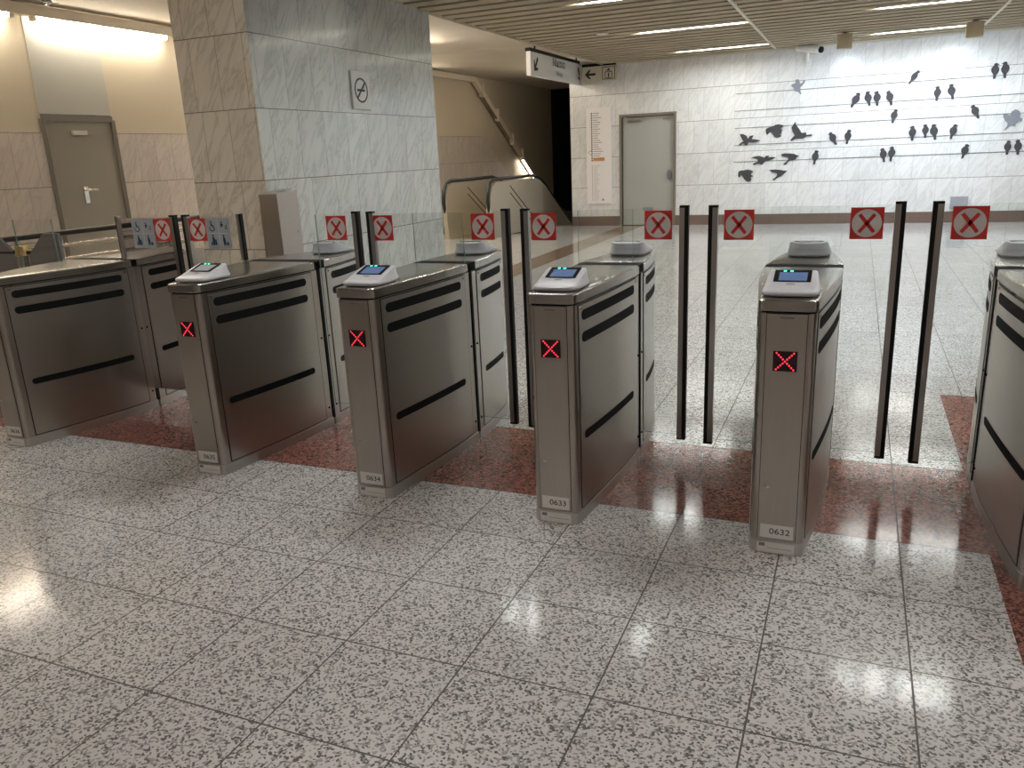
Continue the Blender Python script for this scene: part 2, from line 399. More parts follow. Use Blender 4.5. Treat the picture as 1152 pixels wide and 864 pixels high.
# ------------------------------------------------------------------ doors
fr = MB().box(DX0-.05, DX0, YB-.03, YB+.12, 0, DZ+.05).box(DX1, DX1+.05, YB-.03, YB+.12, 0, DZ+.05).box(DX0, DX1, YB-.03, YB+.12, DZ, DZ+.05)
d1 = struct(fr.build('door_1', m_frame))
box('door_leaf', DX0+.01, DX1-.01, YB+.03, YB+.08, .01, DZ-.01, m_door, d1)
box('door_closer', DX0+.12, DX0+.42, YB-.03, YB+.03, DZ-.10, DZ-.03, m_frame, d1, .006)
box('door_closer_arm', DX1-.22, DX1-.04, YB, YB+.02, DZ-.09, DZ-.06, m_greyink, d1)
MB().prism(circle(DX1-.09, 1.02, .05, 16, .10), YB, YB+.03, 'y').build('door_handle', m_ped, d1)
box('door_sign', DX0+.44, DX0+.66, YB+.02, YB+.03, .30, .37, m_greyink, d1)
fr = MB().box(XL-.05, XL+.015, LDY0-.03, LDY0+.02, 0, 2.2).box(XL-.05, XL+.015, LDY1-.02, LDY1+.03, 0, 2.2).box(XL-.05, XL+.01, LDY0, LDY1, 2.18, 2.25)
d2 = struct(fr.build('door_2', m_frame))
box('door_leaf', XL-.06, XL-.02, LDY0+.02, LDY1-.02, 0, 2.18, m_ldoor, d2)
MB().tube((XL-.02, 4.63, 1.36), (XL+.06, 4.63, 1.36), .012).tube((XL+.055, 4.55, 1.365), (XL+.055, 4.75, 1.355), .014).box(XL-.02, XL-.005, 4.60, 4.66, 1.2, 1.4).build('door_handle', m_chrome, d2)
box('door_closer', XL-.02, XL+.02, LDY0+.38, LDY0+.58, 2.02, 2.07, m_trim, d2)
struct(box('trim_5', XL-.06, XL-.01, LDY0, LDY1, 2.26, ZP, plaster('over_door_panel_paint', (.46,.45,.40), .08)))

# ------------------------------------------------------------------ turnstile gates
GY = .19; HALF = .87; TOT = 1.45          # front face, half length
def half_outline(hl, hr, end, off=0, n=14, ln=.84):
    """plan outline of one cabinet half, front face on y=0, cut at y=end, counter-clockwise"""
    w0 = .102; r = .032
    def w(y, h): return w0 + (h-w0)*math.sin(min(1, max(0, (y-.03)/ln))*math.pi/2)
    L, Rr = [], []
    for k in range(n+1):
        y = r + (end-r)*k/n; L.append((-w(y, hl), y)); Rr.append((w(y, hr), y))
    cornL = [(-w0+r-r*math.cos(a), r-r*math.sin(a)) for a in [math.pi/2*k/5 for k in range(1, 6)]]
    cornR = [(w0-r+r*math.sin(a), r-r*math.cos(a)) for a in [math.pi/2*k/5 for k in range(0, 5)]]
    p = list(reversed(L)) + cornL + cornR + Rr
    return offset_poly(p, off) if off else p, w
def side_y(w, h, y, sgn, off):
    e = 1e-3; d = (w(y+e, h)-w(y-e, h))/(2*e); nx, ny = 1/math.hypot(1, d), -d/math.hypot(1, d)
    return (sgn*(w(y, h)+nx*off), y+ny*off)
def side_patch(w, h, sgn, y0, y1, z0, z1, off, back=0, rnd=False, n=12):
    mb = MB(); rows = []
    hh = (z1-z0)/2; zc = (z0+z1)/2
    ys_ = []
    if rnd:
        ys_ = [y0+hh-hh*math.cos(a) for a in [math.pi/2*k/5 for k in range(6)]] + [y0+hh+(y1-y0-2*hh)*k/8 for k in range(1, 8)] + [y1-hh+hh*math.sin(a) for a in [math.pi/2*k/5 for k in range(6)]]
    else: ys_ = [y0+(y1-y0)*k/n for k in range(n+1)]
    outer, inner = [], []
    for yy in ys_:
        if rnd:
            if yy < y0+hh: t = math.sqrt(max(0, hh*hh-(y0+hh-yy)**2))
            elif yy > y1-hh: t = math.sqrt(max(0, hh*hh-(yy-y1+hh)**2))
            else: t = hh
            t = max(t, .0015)
        else: t = hh
        a = side_y(w, h, yy, sgn, off); b = side_y(w, h, yy, sgn, back)
        rows.append([(a[0], a[1], zc-t), (a[0], a[1], zc+t), (b[0], b[1], zc+t), (b[0], b[1], zc-t)])
    mb.rings(rows); return mb
def reader_mesh():
    """low wedge housing with a flared lip, front at y=0, high back at y=.24"""
    n = 48; W = .102; L = .122
    def sup(s, k, sh=0):
        a = 2*math.pi*k/n; ca, sa = math.cos(a), math.sin(a); e = .48
        return (s*W*math.copysign(abs(ca)**e, ca)*(1-.05*(sa > 0)*sa), L+sh+s*L*math.copysign(abs(sa)**e, sa))
    def top(y): return .016+.048*max(0, min(1, (y-.045)/.15)) - .006*max(0, (y-.20)/.035)
    rings = []
    for s, f, c, sh in ((.93, 0, -.004, 0), (.98, 0, .0, 0), (1, 0, .005, 0), (.985, 0, .011, 0), (.93, .30, .010, 0), (.89, .80, .003, .004), (.87, .95, .001, .005), (.84, 1.0, 0, .005), (.6, 1, 0, .003), (.3, 1, 0, 0), (.02, 1, 0, 0)):
        rings.append([(lambda p: (p[0], p[1], .004+top(p[1])*f+c))(sup(s, k, sh)) for k in range(n)])
    return rings
RD = reader_mesh()
def build_reader(parent, y0, face, z, mh, on, lcd):
    """face=1: faces the camera (-y); face=-1: faces away"""
    rz = 0 if face == 1 else math.pi
    h = MB().rings(RD).build('reader', mh, parent, True); h.location = (0, y0, z+.004); h.rotation_euler = (0, 0, rz)
    MB().prism([(x*.86, .118+(y-.118)*.86) for x, y in [(p[0], p[1]) for p in RD[1]]], -.004, .004).build('reader_underside_shade', m_ped, h)  # thin dark plate standing in for the small shadow under the reader
    # screen on the slope: slope from y=.075 (z~.05) to y=.19 (z~.108)
    sl = math.atan2(.048, .15)
    S = Matrix.Translation((0, .140, .0506)) @ Matrix.Rotation(sl, 4, 'X')
    def plate(nm, x0, x1, a0, a1, t0, t1, m, par=h):
        b = MB().box(x0, x1, a0, a1, t0, t1); me = b.build(nm, m, par); me.data.transform(S); return me
    sc = plate('screen', -.066, .066, -.040, .052, .0, .0035, m_black)
    plate('display', -.048, .052, -.036, .032, .0035, .0042, lcd)
    if on:
        for x in (-.030, -.006): plate('indicator_light', x-.005, x+.005, .038, .046, .0035, .005, m_green)
    plate('printed_mark', -.018, .012, -.060, -.054, -.001, .0006, m_greyink, h)
    return h
def digits(parent, s, y, z):
    text_mesh('gate_number', s, .034, m_ink, parent, facing_y(.012, y, z), 1.15, .0004)
def leaf(parent, x_lane, x_in, dy, sx0=None, sx1=None, info=None, inner_post=False, z1=1.262, strip=True):
    """glass leaf between the lane edge x_lane and the cabinet side x_in (local x)"""
    a, b = sorted((x_lane, x_in)); y = HALF+dy; t = .005
    g = MB()
    z0 = .135
    for d in (y-t, y+t): g.face([(a, d, z0), (b, d, z0), (b, d, z1), (a, d, z1)], 0)
    g.face([(a, y-t, z1), (b, y-t, z1), (b, y+t, z1), (a, y+t, z1)], 1); g.face([(a, y-t, z0), (b, y-t, z0), (b, y+t, z0), (a, y+t, z0)], 1)
    for xx in (a, b): g.face([(xx, y-t, z0), (xx, y+t, z0), (xx, y+t, z1), (xx, y-t, z1)], 1)
    o = g.build('glass_leaf', [m_glass, m_gedge], parent)
    s = 1 if x_in > x_lane else -1      # direction from lane edge to the cabinet
    if not strip: return o
    e = MB().box(*sorted((x_lane+s*.014, x_lane+s*.038)), y-.014, y+.014, .122, 1.266).build('edge_strip', m_strip, o)
    MB().box(*sorted((x_lane-s*.004, x_lane+s*.014)), y-.0145, y+.0145, .122, 1.266).box(*sorted((x_lane-s*.004, x_lane+s*.038)), y-.016, y+.016, 1.266, 1.276).box(*sorted((x_lane-s*.004, x_lane+s*.038)), y-.016, y+.016, .112, .122).build('rubber_seal', m_dark, o)
    if sx0 is not None:
        cx = (sx0+sx1)/2; w = .0665; cz = 1.186; yf = y-t-.0006
        k = MB(); k.box(cx-w, cx+w, yf-.0005, yf, cz-.068, cz+.068, 0)
        k.prism(circle(cx, cz, .060, 36), yf-.001, yf-.0005, 'y', 1)
        for q in (1, -1): k.prism(thick_line((cx-.030*q, cz-.038), (cx+.030*q, cz+.038), .015), yf-.0016, yf-.001, 'y', 0)
        k.build('no_entry_sticker', [m_sred, m_swhite], o)
    if info:
        i0, i1 = info; yf = y-t-.0006; W = i1-i0; c = (i0+i1)/2; zb, zt = 1.072, 1.255
        k = MB().box(i0, i1, yf-.0005, yf, zb, zt, 0)
        yy0, yy1 = yf-.001, yf-.0005
        zc = (zb+zt)/2
        k.box(i0+.008, i1-.008, yy0, yy1, zc-.001, zc+.001, 1); k.box(c-.001, c+.001, yy0, yy1, zb+.008, zt-.008, 1)
        def P(cx, cz, pts): k.prism([(cx+x*.01, cz+z*.01) for x, z in pts], yy0-.0004, yy1, 'y', 2)
        def D(cx, cz, r): k.prism(circle(cx, cz, r, 14), yy0-.0004, yy1, 'y', 2)
        # wheelchair user
        x, z = i0+W*.25, zc+.042
        D(x-.006, z+.026, .006); P(x, z, [(-1.1,1.8),(0,1.8),(0.1,.6),(1.3,.6),(1.3,-.1),(2.1,-1.8),(1.4,-2),(.6,-.1),(-.9,-.1)])
        for q in range(14):
            a0, a1 = math.radians(150+q*17), math.radians(150+(q+1)*17)
            if q > 10: continue
            k.prism(thick_line((x-.002+.019*math.cos(a0), z-.012+.016*math.sin(a0)), (x-.002+.019*math.cos(a1), z-.012+.016*math.sin(a1)), .005), yy0-.0004, yy1, 'y', 2)
        # adult with pushchair
        x, z = i0+W*.75, zc+.042
        D(x-.018, z+.022, .005); P(x, z, [(-2.4,1.5),(-1.2,1.5),(-.2,.6),(-.5,.3),(-1.3,.8),(-1.2,-.6),(-1.8,-.6),(-2.4,-.4)])
        P(x, z, [(.6,-.6),(2.0,-.4),(2.4,.8),(2.0,.8),(1.7,0),(.6,-.2)]); D(x+.009, z-.014, .004); D(x+.021, z-.014, .004)
        # parent and child
        x, z = i0+W*.25, zc-.045
        D(x-.004, z+.030, .006); P(x, z, [(-1.0,2.2),(.4,2.2),(.9,.2),(.5,-2.6),(-.9,-2.6),(-1.1,0)]); D(x+.015, z+.004, .005); P(x, z, [(1.0,0),(2.0,0),(2.3,-2.6),(.9,-2.6)]); P(x, z, [(-2.2,-1.2),(-1.4,-.4),(-1.3,-2.6),(-2.2,-2.6)])
        # traveller with suitcase
        x, z = i0+W*.73, zc-.045
        D(x-.008, z+.030, .006); P(x, z, [(-1.4,2.2),(-.1,2.2),(.4,0),(.2,-2.6),(-1.1,-2.6),(-1.5,0)]); P(x, z, [(.9,-.8),(2.6,-.8),(2.6,-2.6),(.9,-2.6)])
        k.build('pictogram_sticker', [m_sign, m_white, m_bluink], o)
    if inner_post:
        MB().box(*sorted((x_in, x_in-s*.022)), y-.014, y+.014, 1.002, 1.276).build('edge_strip', m_strip, o)
        MB().box(*sorted((x_in, x_in+s*.01)), y-.012, y+.012, 1.002, 1.276).build('rubber_seal', m_dark, o)
    return o
def half_cabinet(root, name, hl, hr, flip, number=None, led=True):
    """one half of the gate; flip mirrors it to the far side"""
    LN = TOT-HALF if flip else HALF; ln = LN-.03
    F = Matrix.Translation((0, TOT, 0)) @ Matrix.Rotation(math.pi, 4, 'Z')
    def put(o):
        if flip: o.data.transform(F)
        return o
    o, w = half_outline(hl, hr, LN-.012, -.004, ln=ln)
    body = put(MB().prism(o, .05, .950).build(name, m_steel, root, True, 0))
    o3, _ = half_outline(hl, hr, LN-.062, -.011, ln=ln)
    put(MB().prism(o3, .949, .9585).build('shadow_gap', m_slot, body))
    o2, _ = half_outline(hl, hr, LN-.008, 0, ln=ln)
    put(MB().prism(o2, 0, .052).build('plinth', m_plinth, root, True))
    c0, _ = half_outline(hl, hr, LN-(.060 if flip else .040), .002, ln=ln); c1 = offset_poly(c0, -.004); c2 = offset_poly(c0, -.010)
    put(MB().rings([[(x, y, z) for x, y in c] for c, z in ((c0, .958), (c0, .994), (c1, .9985), (c2, 1.0))]).build('top_cover', m_cap, root, True))
    for sgn, h in ((-1, hl), (1, hr)):
        p = put(side_patch(w, h, sgn, .058, LN-.076, .062, .942, -.0005, -.008).build('side_panel', m_panel, root, True))
        put(side_patch(w, h, sgn, .052, LN-.070, .056, .948, -.0025, -.010).build('panel_groove', m_groove, p))
        for a, b, z0, z1 in ((.085, LN-.125, .877, .920), (.085, LN-.125, .785, .828), (.095, LN-.135, .362, .398)):
            put(side_patch(w, h, sgn, a, b, z0, z1, .0015, -.004, True).build('vent_slot', m_slot, p))
        for yy, zz in ((.075, .930), (LN-.095, .930)):
            put(side_patch(w, h, sgn, yy-.006, yy+.006, zz-.006, zz+.006, .002, -.002, True).build('screw', m_chrome, p))
        for zz in (.12, .55):
            put(side_patch(w, h, sgn, LN-.044, LN-.032, zz-.006, zz+.006, .0, -.006, True).build('lock_hole', m_slot, body))
    fp = put(MB().box(-.069, .069, .0005, .006, .062, .948).build('end_panel', m_steel, root, False))
    put(MB().box(-.0715, .0715, .0025, .006, .060, .950).build('panel_groove', m_groove, fp))
    put(MB().box(-.024, .024, -.0015, .001, .932, .938).build('maker_mark', m_greyink, fp))
    bp = put(MB().box(-.069, .069, -.003, .002, .004, .046).build('base_plate', m_white, root))
    put(MB().box(-.062, -.040, -.005, -.003, .030, .043).box(-.03, .06, -.0034, -.003, .022, .0235).build('printed_mark', m_greyink, bp))
    if led:
        ld = put(MB().box(-.042, .042, -.003, .001, .737, .812).build('led_window', m_redbg, root))
        d = MB()
        for q in range(9):
            t = -1+2*q/8
            for sg in (1, -1):
                if q == 4 and sg == -1: continue
                d.prism(circle(t*.030, .7745+sg*t*.031, .0034, 8), -.0045, -.003, 'y')
        put(d.build('led_cross', m_redled, ld))
    if number:
        pl = MB().box(-.060, .062, -.0022, .001, .066, .122).build('number_plate', m_white, root); digits(pl, number, -.0026, .094)
    return body
def gate(number, cx, hl, hr, label, leaves, first=False):
    root = empty('turnstile_gate', (cx, GY, 0)); tag(root, label, 'ticket gate', 'ticket gates in a row across the hall')
    half_cabinet(root, 'front_cabinet', hl, hr, False, number)
    half_cabinet(root, 'rear_cabinet', hr, hl, True, None)
    # dark joint between the halves
    o, w = half_outline(hl, hr, .88, -.012)
    xl, xr = -hl-.0005, hr+.0005
    MB().box(xl, xr, HALF-.0115, HALF+.0115, .045, .985).build('joint_gasket', m_dark, root)
    MB().box(xl, xr, HALF-.0385, HALF+.058, .957, .9985).build('slot_bed', m_slot, root)
    if number != '0636': build_reader(root, .035, 1, 1.0, m_read, True, m_lcd if number != '0635' else m_lcdoff)
    build_reader(root, TOT-.05, -1, 1.0, m_readg, False, m_lcd)
    for L in leaves: leaf(root, *L[0], **L[1])
    return root
def lf(cx, xl, xi, dy, s0=None, s1=None, info=None, **k):
    if info: k['info'] = (info[0]-cx, info[1]-cx)
    return ((xl-cx, xi-cx, dy) + ((s0-cx, s1-cx) if s0 is not None else ()), k)
g = 2.617
gate('0631', g, .155, .155, 'stainless steel ticket gate cut off by the right edge of the photo', [
    lf(g, 2.205, g+.14, -.011, 2.275, 2.41), lf(g, 3.03, g-.14, .011, 2.83, 2.96)])
g = 1.705
gate('0632', g, .165, .165, 'stainless steel ticket gate with the white plate reading 0632, seen head-on', [
    lf(g, 1.284, g+.135, -.011, 1.350, 1.484), lf(g, 2.098, g-.15, .011, 1.885, 2.02)])
g = .800
gate('0633', g, .165, .155, 'stainless steel ticket gate with the worn white plate reading 0633', [
    lf(g, .345, g+.12, -.011, .395, .53), lf(g, 1.180, g-.165, .011, .972, 1.108)])
g = -.128
gate('0634', g, .170, .160, 'stainless steel ticket gate with the white plate reading 0634', [
    lf(g, -.572, g+.135, -.011, -.549, -.415), lf(g, .262, g-.175, .011, .048, .182)])
g = -1.130
gate('0635', g, .320, .180, 'stainless steel ticket gate with plate 0635 and a glaring pale reader screen', [
    lf(g, -1.905, -1.462, -.011, -1.865, -1.73, info=(-1.727, -1.545), inner_post=True), lf(g, -.648, g+.19, .011, -.862, -.735)])
g = -2.620
gate('0636', g, .310, .240, 'wide stainless steel ticket gate farthest left, its broad side panel towards the camera', [
    lf(g, -1.970, -2.460, -.011, -2.150, -2.015, info=(-2.340, -2.155), inner_post=True), lf(g, -3.48, -3.10, .011, strip=False)])

# ------------------------------------------------------------------ ceiling lights
def ceiling_light(x0, x1, y, label):
    t = empty('ceiling_light', ((x0+x1)/2, y, ZC)); tag(t, label, 'ceiling light', 'fluorescent lights set between the ceiling slats')
    L = (x1-x0)/2
    MB().box(-L, L, -.048, .048, .045, .09).box(-L, L, -.048, -.044, .0, .05).box(-L, L, .044, .048, .0, .05).build('light_housing', m_trim, t)
    MB().box(-L+.01, L-.01, -.034, .034, .014, .04).build('tube', m_tube if y > 0 else m_tubew, t)
seen = {(0, 0): 'lit ceiling tube nearest the sign and door, touching the back wall end', }
names = {13.155: 'closest to the back wall', 10.185: 'second row from the back wall', 7.215: 'third row from the back wall'}
for yy in (13.155, 10.185, 7.215, 4.245, 1.275, -1.695, -4.665, -7.635):  # rows on the camera side and the right bay are added for light
    for pi, (a, b, side) in enumerate(((-1.33, .23, 'left bay'), (2.02, 3.58, 'middle bay'), (5.34, 6.9, 'right bay (added, out of view)'))):
        if yy in names: lab = 'lit ceiling tube in the %s, row %s' % (side, names[yy]) if yy == 13.155 else 'lit ceiling tube in the %s, %s' % (side, names[yy])
        else: lab = 'lit ceiling tube in the %s, %s' % (side, {4.245: 'first row past the gates', 1.275: 'row above the gates', -1.695: 'added unseen first row over the camera side of the gates', -4.665: 'added second row behind the photographer', -7.635: 'added last row behind the photographer'}[yy])
        ceiling_light(a, b, yy, lab)

# ------------------------------------------------------------------ wall-washing spotlights and their light
def spotlight(x, label, power):
    t = empty('spotlight', (x, 12.45, ZC)); tag(t, label, 'spotlight', 'box spotlights under the slat ceiling edge')
    MB().box(-.12, .12, -.09, .09, -.26, -.03).build('spot_housing', m_beige, t, True, .012)
    MB().tube((0, 0, -.03), (0, 0, .02), .03).box(-.05, .05, -.04, .04, -.035, -.02).build('spot_bracket', m_frame, t)
    MB().box(-.10, .10, .091, .096, -.24, -.08).build('spot_lens', m_lens, t)
    ld = bpy.data.lights.new('spot_beam', 'AREA'); ld.energy = power; ld.color = (.70, .84, 1); ld.shape = 'RECTANGLE'; ld.size = .22; ld.size_y = .12
    lo = bpy.data.objects.new('spot_beam', ld); C.objects.link(lo); lo.parent = t; lo.location = (0, .105, -.275)
    d = Vector((0, .30, -.954)); lo.rotation_euler = d.to_track_quat('-Z', 'Y').to_euler()
spotlight(1.55, 'beige box spotlight right of the security camera', SPOT_W)
spotlight(3.42, 'beige box spotlight farthest right, above the pair of perched birds', SPOT_W*1.2)

# ------------------------------------------------------------------ left wall trunking with tubes
t = empty('trunking_light', (XL+.10, 4.5, 3.3)); tag(t, 'beige trunking with fluorescent tubes running along the left wall and down the escalator', 'wall light')
def T(y, z): return (0, y-4.5, z-3.3)
def duct(mb, ya, za, yb, zb, hw=.045, hh=.05, mi=0):
    d = Vector((yb-ya, zb-za)).normalized(); n = Vector((-d.y, d.x))*hh
    pts = [(ya-4.5+n.x, za-3.3+n.y), (ya-4.5-n.x, za-3.3-n.y), (yb-4.5-n.x, zb-3.3-n.y), (yb-4.5+n.x, zb-3.3+n.y)]
    mb.prism(pts, -hw, hw, 'x', mi)
k = MB(); duct(k, -8, 3.365, 16.05, 3.365, .045, .06); duct(k, 16.0, 3.365, 21.78, -.28, .045, .065); k.build('trunking', m_duct, t)
for (a, b) in ((2.35, 3.95), (4.28, 6.22), (6.6, 8.2), (8.6, 10.2), (10.6, 12.2), (12.5, 13.7)):  # last tube added out of view behind the column to light the wall
    k = MB(); k.tube(T(a, 3.285), T(b, 3.285), .028); k.build('tube', m_wtube, t, True)
    for e in (a-.05, b): box('tube_holder', -.03, .03, e-4.5, e-4.5+.05, -.045, .02, m_duct, t)
sl = (.12-3.40)/5.2
def zs(y): return 3.40+(y-16.0)*sl-.09
for (a, b, lit) in ((16.5, 18.1, 0), (19.0, 20.1, 1), (20.6, 21.7, 1)):  # lowest tube added, hidden by the balustrade, to light the shaft wall
    k = MB(); k.tube(T(a, zs(a)), T(b, zs(b)), .035); k.build('tube', m_wtube if lit else m_unlit, t, True)
for a in (16.4, 17.3, 18.25, 18.9):
    k = MB(); k.box(-.05, .07, a-4.5-.04, a-4.5+.04, zs(a)-3.3-.07, zs(a)-3.3+.24); k.build('tube_holder', m_duct, t)
MB().path([(XL+.5, -3, ZP-.03), (XL+.5, 4.05, ZP-.03), (XL+.44, 4.25, ZP-.03), (XL+.30, 4.3, ZP-.03)], .022).build('pipe', m_frame)
tag(bpy.data.objects['pipe'], 'thin dark conduit under the ceiling above the wall tubes', 'pipe')

# ------------------------------------------------------------------ signs
def arrow(mb, cx, cz, s, ang, y0, y1, axis='y', mi=0, flipx=1):
    pts = [(-1, 0), (-.25, .75), (.15, .75), (-.3, .2), (1, .2), (1, -.2), (-.3, -.2), (.15, -.75), (-.25, -.75)]
    c, sn = math.cos(ang), math.sin(ang)
    mb.prism([(cx+flipx*(x*c-z*sn)*s, cz+(x*sn+z*c)*s) for x, z in pts], y0, y1, axis, mi)
# hanging exit sign, facing the lobby (+x)
SXN = -3.62
t = empty('hanging_sign', (SXN, 12.85, 3.2)); tag(t, 'white hanging station sign with two arrows under the plaster ceiling', 'sign')
MB().box(-.04, .04, -1.52, 1.50, -.30, .10).build('sign_panel', plain('sign_white', (.74,.74,.72), .4), t)
MB().box(-.045, .055, -1.55, 1.53, .10, .155).box(-.01, .01, -1.2, -1.17, .15, .25).box(-.01, .01, 1.17, 1.2, .15, .25).build('sign_rail', m_dark, t)
k = MB(); arrow(k, -1.25, -.10, .15, math.radians(50), .041, .043, 'x'); arrow(k, 1.25, -.10, .15, math.radians(130), .041, .043, 'x'); k.build('arrows', m_ink, t)
text_mesh('sign_text', '\u039d\u03af\u03ba\u03b1\u03b9\u03b1', .21, m_ink, t, facing_x(.043, -.02, .0), 1.1)
text_mesh('sign_text', 'Nikaia', .14, m_greyink, t, facing_x(.043, 0, -.18), 1.1)
# lift sign on the back wall
t = empty('lift_sign', (-3.12, YB-.06, 3.10)); tag(t, 'lift sign with a left arrow and cabin pictogram above the line map', 'sign')
MB().box(-.35, .35, -.02, .055, -.17, .12).build('sign_panel', plain('lift_sign_beige', (.60,.56,.46), .4), t)
MB().box(-.37, .34, -.035, .055, .12, .17).build('sign_rail', m_dark, t)
k = MB(); arrow(k, -.20, -.03, .115, 0, -.022, -.020)
for a, b in (((.06, -.14), (.06, .09)), ((.06, .09), (.32, .09)), ((.32, .09), (.32, -.14)), ((.32, -.14), (.06, -.14)), ((.12, -.12), (.12, .0)), ((.12, .0), (.26, .0)), ((.26, .0), (.26, -.12)), ((.26, -.12), (.12, -.12))):
    k.prism(thick_line(a, b, .012), -.022, -.020, 'y')
k.prism([(.15, .02), (.23, .02), (.19, .07)], -.022, -.020, 'y').prism(circle(.19, -.035, .014, 10), -.022, -.020, 'y').prism([(.175, -.05), (.205, -.05), (.20, -.11), (.18, -.11)], -.022, -.020, 'y')
k.build('pictogram', m_ink, t)
# line map on the back wall
t = empty('line_map', (-3.17, YB-.02, 1.45)); tag(t, 'tall narrow metro line map with an orange bar, left of the grey door', 'map')
MB().box(-.27, .27, -.012, .018, -.98, .97).build('map_sheet', m_paper, t)
k = MB()
for i in range(22):
    z = .86-i*.045
    k.box(-.165, -.140, -.0135, -.012, z-.015, z+.015, 1)
    k.box(-.125, -.125+.10+.12*random.random(), -.0135, -.012, z-.006, z+.006, 0)
for i in range(20):
    z = -.20-i*.037
    k.box(-.158, -.145, -.0135, -.012, z-.010, z+.010, 0); k.box(-.12, -.12+.06+.10*random.random(), -.0135, -.012, z-.003, z+.003, 0)
k.box(.06, .10, -.0135, -.012, -.92, -.88, 0)
k.build('printed_stations', [m_greyink, m_ink], t)
box('orange_bar', -.13, .12, -.0138, -.012, -.10, -.03, m_orange, t)
k = MB(); k.prism(thick_line((-.15, .0), (-.21, .06), .012), -.0138, -.012, 'y').prism(thick_line((-.15, .12), (-.21, .10), .012), -.0138, -.012, 'y').prism(thick_line((-.21, .10), (-.25, .06), .010), -.0138, -.012, 'y'); k.build('branch_line', m_orange, t)
# no smoking plate on the column
t = empty('no_smoking_sign', (XC1+.015, 4.87, 2.27)); tag(t, 'square no smoking sign on the marble column', 'sign')
MB().box(-.012, .012, -.17, .17, -.19, .19).build('sign_plate', plain('sign_grey', (.50,.49,.46), .35), t, False, .004)
k = MB(); n = 32
for i in range(n):
    a, b = 2*math.pi*i/n, 2*math.pi*(i+1)/n
    k.prism([(.125*math.cos(a), .125*math.sin(a)), (.125*math.cos(b), .125*math.sin(b)), (.106*math.cos(b), .106*math.sin(b)), (.106*math.cos(a), .106*math.sin(a))], .012, .0135, 'x')
k.prism(thick_line((-.08, -.08), (.08, .08), .022), .012, .0136, 'x')
k.prism([(-.075, -.012), (.07, -.012), (.07, .012), (-.075, .012)], .012, .0132, 'x')
k.prism(thick_line((.06, .02), (.05, .05), .008), .012, .0132, 'x')
k.build('no_smoking_symbol', m_ink, t)

# ------------------------------------------------------------------ birds on wires, back wall
def atp(px, py, Y=YB):
    d = fw + r2*((px-576)/895.143357) + u2*((432-py)/895.143357); o = M.translation; k = (Y-o.y)/d.y
    return o.x+d.x*k, o.z+d.z*k
WZ = [2.50, 2.18, 1.86, 1.54, 1.22]
for i, z in enumerate(WZ):
    o = MB().tube((0, 0, 0), (7.9, 0, 0), .0045, 6).build('wire', m_wire); o.location = (-.40, YB-.0046, z)
    tag(o, 'thin black wall wire carrying birds, %s of five' % ['highest', 'second from the top', 'the middle one', 'second from the bottom', 'lowest'][i], 'wire', 'five painted wires on the back wall')
UP = [(.0,1.02),(.10,1.0),(.16,.93),(.27,.88),(.17,.85),(.14,.76),(.20,.66),(.27,.52),(.29,.38),(.25,.22),(.17,.06),(.11,-.05),(.10,-.38),(-.08,-.40),(-.10,-.05),(-.17,.08),(-.27,.24),(-.31,.42),(-.28,.58),(-.19,.72),(-.13,.80),(-.15,.90),(-.10,.99)]
CR = .30555
perch = [((545,343),(516,396),-1,'leaning one left of the group of four on the second wire'),((575,337),(583,390),1,'first upright one in the group of three on the second wire'),((610,336),(612,390),-1,'middle one of the upright three on the second wire'),((653,335),(664,387),-1,'right end one of the left group on the second wire'),
 ((765,260),(727,310),1,'slim steeply leaning one alone on the top wire'),((835,318),(830,372),-1,'left one of the pair on the second wire, right half'),((883,310),(889,366),1,'right one of the pair on the second wire, right half'),
 ((1050,233),(1041,290),1,'left one of the top wire pair at far right'),((1083,228),(1081,288),-1,'right one of the top wire pair at far right'),((680,403),(667,453),1,'lone one on the middle wire with head turned right'),
 ((962,388),(985,435),-1,'left-facing leaning one on the middle wire at right'),((438,488),(461,532),-1,'left one of the facing pair beside the flying birds'),((508,478),(499,531),1,'right one of the facing pair beside the flying birds'),
 ((742,464),(740,519),-1,'leftmost of the four on the fourth wire'),((789,458),(788,508),-1,'second of the four on the fourth wire'),((818,458),(824,515),1,'third of the four on the fourth wire'),((900,458),(881,512),1,'rightmost of the four on the fourth wire, leaning'),
 ((388,554),(379,605),1,'leftmost perched one, alone on the lowest wire'),((631,546),(637,597),-1,'left one of the middle pair on the lowest wire'),((667,540),(661,593),-1,'right one of the middle pair on the lowest wire'),((943,531),(923,584),1,'lone leaning one right on the lowest wire'),
 ((1095,518),(1088,570),1,'left one of the right end pair on the lowest wire'),((1130,515),(1129,570),-1,'right one of the right end pair on the lowest wire')]
for (hx, hy), (tx, ty), mir, lab in perch:
    x0, z0 = atp(800+hx*CR, hy*CR); x1, z1 = atp(800+tx*CR, ty*CR)
    H = math.hypot(x1-x0, z1-z0)/1.4; lean = math.atan2(x0-x1, z0-z1)
    cx, cz = x1+(x0-x1)*.4/1.4, z1+(z0-z1)*.4/1.4
    c, s = math.cos(lean), math.sin(lean); wd = H*1.12*(.8 if 'slim' in lab else 1)
    o = MB().prism([((x*mir*wd)*c+z*H*s, -(x*mir*wd)*s+z*H*c) for x, z in UP], -.004, .004, 'y').build('perched_bird', m_bird)
    o.location = (cx, YB-.0105, cz); tag(o, 'dark perched bird silhouette, '+lab, 'bird decoration', 'perched bird silhouettes on the wall wires')
